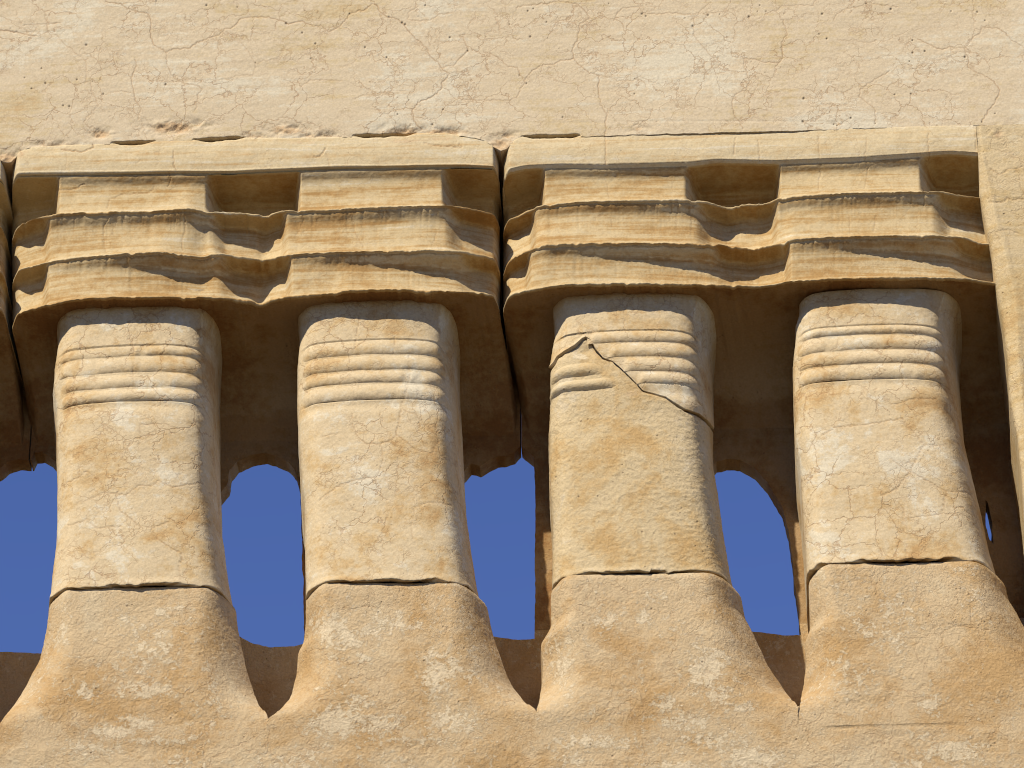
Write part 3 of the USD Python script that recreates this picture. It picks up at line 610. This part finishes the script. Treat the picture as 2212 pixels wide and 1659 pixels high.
for ci, cd in enumerate(COLS):
    root = thing('column', cd['label'], 'column')
    cx, seed = cd['cx'], cd['seed']
    l_, r_ = interp(cd['L']), interp(cd['R'])
    flare = lambda q: np.clip((728 - q) / 78.0, 0, 1.4) ** 2            # the neck spreads into the soffit
    Lf = lambda q, f=l_: f(q) - 15 * flare(q)
    Rf = lambda q, f=r_: f(q) + 26 * flare(q)
    zc = lambda py, y0: at(cx, py, y0)[2]
    mat = M_SHAFT
    rows = np.arange(628, cd['bot'] - .5, 2.1)
    rows = np.append(rows, cd['bot'] - .3)
    P0 = loft(rows, Lf, Rf, col_depth, zc)
    fade = sstep(.10, .19, SQ) * (1 - sstep(.80, .90, SQ))
    fr, to = cd['rings'][0][0], cd['rings'][-1][1]
    def finish(P, seed, ring=None, patch=0):
        N = grid_normals(P)
        d = .0030 * sn(P, 7, seed, 2) + .0012 * sn(P, 30, seed + 1, 3) + (.0005 + .0007 * patch) * sn(P, 140, seed + 2, 2)
        ck = crack_field(P) * (1 - patch)
        return P + N * (d - .0009 * ck)[..., None], ck
    def close_bottom(P, ck, back=.05):
        e = P[-1:].copy(); cpt = e.mean(1, keepdims=True)
        e1 = e.copy(); e1[..., 2] -= .003; e1 = e1 + (cpt - e1) * .012
        e2 = e + (cpt - e) * .35; e2[..., 2] -= .001
        P[-1, :, 2] += 0
        return np.concatenate([P, e1, e2]), np.concatenate([ck, ck[-1:] * 0, ck[-1:] * 0])
    # a ragged lower edge where the shaft meets its base
    rag = .0065 * sn(np.stack([SQ * 20, SQ * 0 + ci, SQ * 0], -1), 1, seed + 5, 4) + np.where((SQ > .55) & (SQ < .62) & (ci == 3), .006, 0)
    tail = np.exp(-((rows[-1] - rows) / 7.0) ** 2)[:, None]
    P0[..., 2] += tail * rag[None]
    lipn = np.exp(-((rows[-1] - rows) / 9.0) ** 2)[:, None] * (.002 + .002 * sn(np.stack([SQ * 12, SQ * 0 + ci, SQ * 0 + 3], -1), 1, seed + 6, 2))
    P0 = P0 + grid_normals(P0) * lipn[..., None]
    pix_x, pix_y = pix(P0)
    if ci != 3:
        # a soft hollow below the lowest ring
        N = grid_normals(P0)
        rec = np.array([-.004 * math.exp(-((py - to - 9) / 14.0) ** 2) - .003 * (1 if fr < py < to else 0) for py in rows])
        P0 = P0 + N * (rec[:, None] * fade[None])[..., None]
        P, ck = finish(P0, seed)
        P, ck = close_bottom(P, ck)
        shaft = grid('shaft', root, P, mat, {'crack': ck})
        def rings_for(list_, parent, s0=.10, s1=.90, dz=0, amp=.0055, f0=.10, f1=.19, f2=.80, f3=.90, worn=None):
            sel = (SQ > s0) & (SQ < s1)
            for ri, (y0, y1) in enumerate(list_):
                t = np.linspace(0, 1, 17)
                rr = y0 + (y1 - y0) * t + dz
                Pr = loft(rr, Lf, Rf, col_depth, zc)
                Nr = grid_normals(Pr)
                prof = amp * np.maximum(0, np.sin(math.pi * t ** 1.25)) ** .75
                fd = sstep(f0, f1, SQ) * (1 - sstep(f2, f3, SQ))
                if worn is not None: fd = fd * worn(SQ)
                chipr = 1 - .55 * sstep(.15, .5, sn(np.stack([SQ * 9, SQ * 0 + ri * 1.7, SQ * 0 + ci * 3], -1), 1, seed + 75, 3))
                h = prof[:, None] * fd[None] * chipr[None] - .0030
                wv = 1 + .25 * sn(np.stack([SQ * 14, SQ * 0 + ri, SQ * 0 + ci], -1), 1, seed + 70, 3)
                Pr = Pr + Nr * (h * wv[None])[..., None]
                Pr[..., 2] += .0014 * sn(np.stack([SQ * 10, SQ * 0 + ri, SQ * 0 + ci], -1), 1, seed + 80, 3)[None]
                Pr, ckr = finish(Pr, seed)
                grid('neck_ring', parent, Pr[:, sel], mat, {'crack': ckr[:, sel]})
        rings_for(cd['rings'], shaft)
    else:
        # broken column: upper piece down to the crack, lower piece from the crack to the base
        cxs = pix_x[60]
        ycr = np.interp(cxs, CRACK3[:, 0], CRACK3[:, 1])
        # measuring height seen in the picture -> row of the section (rear points lie lower in the picture)
        lagpx = pix_y[60] - rows[60]
        yrow = np.clip(ycr - lagpx, 640, 1100)
        def rows_between(top, bot, n):
            t = np.linspace(0, 1, n)[:, None]
            rr = top[None] + (bot - top)[None] * t            # n x s
            Q = np.empty((n, len(SQ), 3))
            idx = np.interp(rr, rows, np.arange(len(rows)))
            i0 = np.clip(np.floor(idx).astype(int), 0, len(rows) - 2); w = (idx - i0)[..., None]
            j = np.arange(len(SQ))[None].repeat(n, 0)
            Q = P0[i0, j] * (1 - w) + P0[i0 + 1, j] * w
            return Q, rr
        N0 = None
        PU, rU = rows_between(np.full(len(SQ), 628.0), yrow - 1.2, 150)
        PL, rL = rows_between(yrow + 2.2, np.full(len(SQ), rows[-1]), 200)
        def ring_h(rr, rings, amp):
            h = np.zeros_like(rr)
            for y0, y1 in rings:
                t = np.clip((rr - y0) / (y1 - y0), 0, 1) ** 1.25
                h = np.maximum(h, amp * np.sqrt(np.maximum(0, 1 - (2 * t - 1) ** 2)))
            return h
        NU, NL = grid_normals(PU), grid_normals(PL)
        edge_u = np.exp(-((yrow[None] - rU) / 7.0) ** 2)
        right_side = sstep(1262, 1300, cxs)[None]
        hollow = -.005 * np.exp(-((rU - 845) / 16.0) ** 2)
        PU = PU + NU * ((hollow - .003 * ((rU > 716) & (rU < 831))) * fade[None] + .003 * (1 - right_side) * edge_u - .002 * right_side * edge_u)[..., None]
        PL = PL + NL * (-.0065 + .003 * np.exp(-((rL - yrow[None]) / 60.0) ** 2) + .004 * sstep(900, 1000, rL) - .002 * np.exp(-((rL - yrow[None]) / 5.0) ** 2))[..., None]
        hol = np.exp(-((cxs[None] - 1270) / 40.0) ** 2 - ((rL - 752) / 14.0) ** 2) * -.007
        PL = PL + NL * hol[..., None]
        def fold(P, ck, first, d=.03):
            e = P[:1].copy() if first else P[-1:].copy()
            Ne = grid_normals(P)[:1] if first else grid_normals(P)[-1:]
            f1 = e - Ne * .006; f2 = e - Ne * d
            z = np.zeros_like(ck[:1])
            return (np.concatenate([f2, f1, P]), np.concatenate([z, z, ck])) if first else (np.concatenate([P, f1, f2]), np.concatenate([ck, z, z]))
        PU, ckU = finish(PU, seed); PU, ckU = fold(PU, ckU, False)
        shaft = grid('neck', root, PU, mat, {'crack': ckU})
        PL, ckL = finish(PL, seed + 3, patch=1); PL, ckL = close_bottom(PL, ckL); PL, ckL = fold(PL, ckL, True)
        pa = blob_field(PL, [(1254,771,20,11,1.9), (1500,1330,14,5,.6)])
        low = grid('shaft', root, PL, M_PATCH, {'crack': ckL * 0, 'pale': pa, 'dirt': blob_field(PL, [(1370,850,40,14,.8),(1290,765,22,10,.9)])})
        # rings: their right parts on the upper piece, the left ends of the lower two on the broken-off piece
        for ri, (y0, y1) in enumerate(cd['rings']):
            t = np.linspace(0, 1, 17)
            for side in (0, 1):
                if side == 0 and ri < 2: continue
                dy = (0 if side else 4 + 3 * (ri - 2))
                rr = y0 + (y1 - y0) * t + dy
                Pr = loft(rr, Lf, Rf, col_depth, zc)
                rx, ry = pix(Pr)
                Nr = grid_normals(Pr)
                ymid = (y0 + y1) / 2 + dy
                if side:       # keep only what lies above and right of the crack
                    xcr = np.interp(ymid, CRACK3[7:, 1], CRACK3[7:, 0]) + 8 + (14 if ri == 1 else 0)
                    fd = sstep(xcr, xcr + 16, rx) * (1 - sstep(.80, .90, SQ))[None]
                    sel = (rx[8] > xcr - 2) & (SQ < .905)
                    amp, par, mt, sink = .0055, shaft, mat, .0030
                else:
                    xcr = np.interp(ymid, CRACK3[7:, 1], CRACK3[7:, 0]) - 14
                    fd = sstep(.08, .16, SQ)[None] * (1 - sstep(xcr - 70, xcr - 8, rx))
                    sel = (rx[8] < xcr) & (SQ > .075)
                    amp, par, mt, sink = .0095, low, M_PATCH, .007
                prof = amp * np.maximum(0, np.sin(math.pi * t ** 1.25)) ** .75
                Pr = Pr + Nr * (prof[:, None] * fd - sink)[..., None]
                Pr, ckr = finish(Pr, seed)
                grid('neck_ring', par, Pr[:, sel], mt, {'crack': ckr[:, sel]})

# ------------------------------------------------------------------ lower wall with the flared column bases
lower = thing('lower_wall', 'rough ochre mud plaster wall with flaking pale limewash below the columns', 'wall')
LINE = [(-900,1632),(0,1606),(300,1598),(900,1590),(1226,1582),(1671,1572),(1850,1566),(2100,1560),(2800,1540)]
line = interp(LINE)
PALE = [(185,1495,26,14,1),(330,1490,45,14,.9),(240,1582,40,14,1),(300,1560,30,12,.9),(200,1618,60,14,.7),(270,1330,14,14,.9),(345,1320,12,10,.8),(388,1318,12,8,.8),(140,1375,14,30,.6),(330,1600,60,8,.7),(340,1400,50,30,.45),
        (715,1352,30,28,.9),(860,1345,50,30,.7),(785,1425,22,10,.8),(940,1450,24,40,.9),(725,1560,45,20,1),(830,1565,50,18,.9),(975,1560,50,24,1),(900,1600,70,10,.7),(780,1520,20,12,.8),
        (1215,1440,22,60,.8),(1310,1340,24,12,.8),(1395,1340,18,10,.8),(1525,1440,24,34,1),(1560,1500,24,18,.8),(1605,1528,30,12,.9),(1435,1525,18,14,.8),(1490,1560,50,14,.8),(1300,1605,70,14,.8),(1530,1600,50,18,.8),(1620,1640,50,16,1),(1470,1655,60,10,.9),(1240,1640,24,12,.7),
        (1900,1350,60,60,.3),(2010,1525,24,20,.9),(2060,1622,50,20,.9),(1990,1590,34,12,.8),(1960,1650,40,12,.7),(2080,1230,30,8,.5),(1880,1500,40,40,.3),(640,1650,60,20,.5),(400,1650,60,16,.5),(860,1650,40,14,.5)]
PALE = [(x, y, rx * 1.35, ry * 1.35, q * .85) for x, y, rx, ry, q in PALE]
VB = [(-590,1588), (-12,1570), (575,1550), (1156,1541), (1720,1533), (2330,1520)]
BASES = [
    dict(cx=-270, L=None, R=None, top=1275),
    dict(cx=305, L=[(1262,108),(1340,102),(1385,95),(1420,84),(1460,62),(1510,33),(1550,4)], R=[(1262,509),(1337,513),(1382,520),(1432,530),(1482,545),(1527,560)], top=1265.6),
    dict(cx=865, L=[(1256,661),(1340,660),(1382,655),(1402,644),(1452,640),(1502,626),(1532,606)], R=[(1256,1047),(1282,1050),(1332,1060),(1392,1075),(1440,1089),(1482,1106),(1527,1136)], top=1257.6),
    dict(cx=1420, L=[(1240,1191),(1345,1191),(1382,1168),(1422,1173),(1472,1171),(1522,1163)], R=[(1240,1599),(1252,1600),(1322,1609),(1372,1631),(1432,1656),(1482,1688),(1522,1712)], top=1237.6),
    dict(cx=1975, L=[(1212,1749),(1347,1750),(1372,1738),(1422,1741),(1472,1736),(1522,1722)], R=[(1200,2164),(1227,2168),(1282,2180),(1347,2210),(1410,2240),(1470,2284)], top=1213.6),
]
BASES[0]['L'] = [(y + 12, x - 575) for y, x in BASES[1]['L']]; BASES[0]['R'] = [(y + 12, x - 575) for y, x in BASES[1]['R']]
for bi, bd in enumerate(BASES):
    vl, vr = VB[bi], VB[bi + 1]
    Lp = bd['L'] + [(vl[1], vl[0]), (vl[1] + 120, vl[0] - 1)]; Rp = bd['R'] + [(vr[1], vr[0]), (vr[1] + 120, vr[0] + 1)]
    if bi == 1: Lp = bd['L'] + [(vl[1], vl[0]), (vl[1] + 120, vl[0] - 1)]
    Lf, Rf = smooth_interp(Lp), smooth_interp(Rp)
    top = bd['top']; cx = bd['cx']
    vmid = (vl[1] + vr[1]) / 2
    n = 165
    s = np.linspace(0, 1, 330)
    s = np.concatenate([np.linspace(0, .02, 10, endpoint=False), np.linspace(.02, .98, 300, endpoint=False), np.linspace(.98, 1, 11)])
    rows_P = []
    for t in np.linspace(0, 1, n):
        # follow the top edge at the top and the incised line at the bottom
        pyc = top + (float(line(cx)) - top) * t
        yf = float(np.interp(pyc, [top, top + 60, 1420, 1500, 1560, 1620], [.015, .012, .004, .000, .0, .0]))
        e = (.060 + .022 * sstep(top, 1440, pyc)) * (1 - sstep(1440, vmid - 2, pyc)) + .004 * (1 - sstep(vmid - 20, vmid + 18, pyc))
        lag = 530 * e * .8
        l = float(Lf(min(pyc + lag, max(pyc, vl[1])))); r = float(Rf(min(pyc + lag, max(pyc, vr[1]))))
        px = l + (r - l) * s
        dl, dr = px - l, r - px
        wl = 46 + 64 * sstep(top, 1500, pyc); wr = 86 + 50 * sstep(top, 1500, pyc)
        Y = yf + e * (np.clip(1 - dl / wl, 0, 1) ** 2.0 + (1.55 - .55 * float(sstep(top, top + 150, np.array(pyc)))) * np.clip(1 - dr / wr, 0, 1) ** 2.1)
        z = at(px, pyc + line(px) - line(cx), yf)[..., 2]
        body = xyz(px, Y, z)
        open_l = 1 - sstep(vl[1] - 30, vl[1] - 10, pyc + lag * .6 + 4); open_r = 1 - sstep(vr[1] - 30, vr[1] - 10, pyc + lag * .6 + 4)
        bl_, br_ = [], []
        for k in (1.0, .5, .15):
            bl_.append(xyz(l + 3 * k, Y[0] + (BACK + .01 - Y[0]) * k * open_l, z[0]))
            br_.append(xyz(r + 4 * k, Y[-1] + (BACK + .01 - Y[-1]) * k * open_r, z[-1]))
        rows_P.append(np.concatenate([np.array(bl_), body, np.array(br_[::-1])]))
    P = np.array(rows_P)
    N = grid_normals(P)
    d = .0035 * sn(P, 6, 200 + bi, 2) + .0015 * sn(P, 30, 210 + bi, 3) + .0007 * sn(P, 170, 220 + bi, 3)
    inset = np.zeros(P.shape[1])
    ck = crack_field(P)
    pale = blob_field(P, PALE)
    edge = np.exp(-(np.arange(n)[:, None] / 3.0) ** 2) * -.003
    tt = np.linspace(0, 1, n)
    fadeb = (1 - sstep(.86, 1.0, tt))[:, None]                            # meets the wall flush
    dx_ = np.arange(P.shape[1])
    P = P + N * ((d * fadeb + edge - .0015 * ck))[..., None]
    e0 = P[:1].copy(); cpt = e0.mean(1, keepdims=True)
    e1 = e0 + (cpt - e0) * .02; e1[..., 2] -= .002; e2 = e0 + (cpt - e0) * .5; e2[..., 2] -= .004
    P = np.concatenate([e2, e1, P]); pale = np.concatenate([pale[:1] * 0, pale[:1], pale]); ck = np.concatenate([ck[:1], ck[:1], ck])
    grid('column_base', lower, P, M_MUD, {'pale': pale, 'crack': ck})
# wall below the incised line
us = np.arange(-60, 2275, 2.2)
t = np.linspace(0, 1, 66)[:, None]
PY = line(us)[None] + t * (1705 - line(us))[None]
P = at(us[None] + 0 * t, PY, 0.0)
gm = sstep(1760, 1790, us) * (1 - sstep(2060, 2085, us)) + .07 * sstep(1180, 1230, us) * (1 - sstep(1660, 1700, us)) 
gg = np.exp(-((PY - line(us)[None] - 5) / 4.5) ** 2) * gm[None]
off = .0035 * sn(P, 6, 300, 2) + .0015 * sn(P, 30, 310, 3) + .0007 * sn(P, 170, 320, 3)
off = off * sstep(0, .2, t) - .0055 * gg * .45 * np.clip(.5 + 1.3 * sn(P, 22, 5, 3), 0, 1.4)
P[..., 1] -= off
pale = blob_field(P, PALE)
zb = P[-1, :, 2].min()
ex = [[P[-1, 0] * [1, 0, 1], flat(P[-1, 0, 0], 0, 0), flat(P[-1, -1, 0], 0, 0), P[-1, -1] * [1, 0, 1]],
      [flat(XL, 0, P[0, 0, 2] - .02), flat(XL, 0, 0), flat(P[0, 0, 0], 0, 0), flat(P[0, 0, 0], 0, P[0, 0, 2])],
      [flat(P[0, -1, 0], 0, P[0, -1, 2]), flat(P[0, -1, 0], 0, 0), flat(XR, 0, 0), flat(XR, 0, P[0, -1, 2])],
      [flat(XL, BACK + .05, z_low), flat(XL, BACK + .05, 0), flat(XR, BACK + .05, 0), flat(XR, BACK + .05, z_low)][::-1]]
grid('wall_face', lower, P, M_MUD, {'pale': pale}, extra=ex)
rear(lower, 'sill', box(XL, z_low, XR, z_mid - .0005), M_MUD)

# ------------------------------------------------------------------ pier at the right
EDGE = [(262,2107),(290,2108),(337,2112.5),(408,2115),(457,2125),(500,2134),(541,2143),(600,2150),(631,2154),(682,2165),(768,2176),(856,2181),(944,2198),(1031,2207),(1150,2216),(1300,2228),(1720,2262)]
CORN = [(262,2112),(290,2113),(337,2120),(375,2129),(426,2139),(490,2152),(516,2162),(580,2175),(644,2190),(700,2195),(768,2197),(944,2212),(1031,2222),(1300,2244),(1720,2278)]
e_f, c_f = interp(EDGE), interp(CORN)
pier = thing('pier', 'rough plastered wall pier at right edge beside the ends of the ledges', 'pier')
rows = np.arange(271, 1720, 2.4)
rows_P = []
for py in rows:
    l = float(e_f(py)); k = float(c_f(py)); w = k - l
    cxs = np.concatenate([[l + 4, l + 2, l + .3], l + w * np.array([0, .12, .3, .5, .7, .88, 1.0, 1.2, 1.5]), np.arange(k + w * .5 + 3, 2330, 2.4)[:0], k + w * .5 + (2330 - k - w * .5) * np.linspace(.015, 1, 75)])
    dch = .0008 * w; up = 1 - float(sstep(318, 345, np.array(py)))
    Ys = np.concatenate([[BACK + .01, .15, .04 + dch], -.008 + np.array([dch * 1.6, dch * 1.1, dch * .8, dch * .62, dch * .45, dch * .22, .0, -.0015, -.0005]), np.full(75, -.008)])
    front = -.0072 - .0008 * float(sstep(275, 430, np.array(py)))
    Ys = Ys + (front + .008) * (np.arange(len(Ys)) > 2)
    Ys[:3] = Ys[:3] * (1 - up) + .012 * up; Ys[3:12] = Ys[3:12] * (1 - up) + (front + .002) * up
    jz = at(cxs, py + (joint(cxs) - 270) * (1 - sstep(300, 420, np.array(py))), -.004)[..., 2]
    Ys = Ys
    rows_P.append(xyz(cxs, Ys, jz))
P = np.array(rows_P)
rg = (.0025 * sn(P, 5, 400, 2) + .0009 * sn(P * [1, 1, 3], 14, 410, 3) + .0005 * sn(P, 130, 420, 3)
      + blob_field(P, [(2155,290,22,14,1)]) * .006 * sn(P, 70, 430, 3))
ck = crack_field(P)
rg = rg * (.5 + .5 * sstep(262, 300, rows)[:, None])
P = P + grid_normals(P) * (rg - .002 * ck)[..., None]
zt_, zb_ = P[0, -1, 2], P[-1, -1, 2]; xr = P[:, -1, 0].max()
ex = [[P[0, -1], P[-1, -1], flat(XR, -.008, zb_), flat(XR, -.008, zt_)],
      [flat(P[-1, 0, 0], -.008, zb_), flat(P[-1, 0, 0], -.008, 0), flat(XR, -.008, 0), flat(XR, -.008, zb_)],
      [flat(P[0, 0, 0], .06, zt_), P[0, 11], flat(XR, -.008, zt_), flat(XR, .06, zt_)]]
grid('plaster_face', pier, P, M_PIER, {'crack': ck, 'dirt': blob_field(P, [(2155,292,26,14,1)])}, extra=ex)
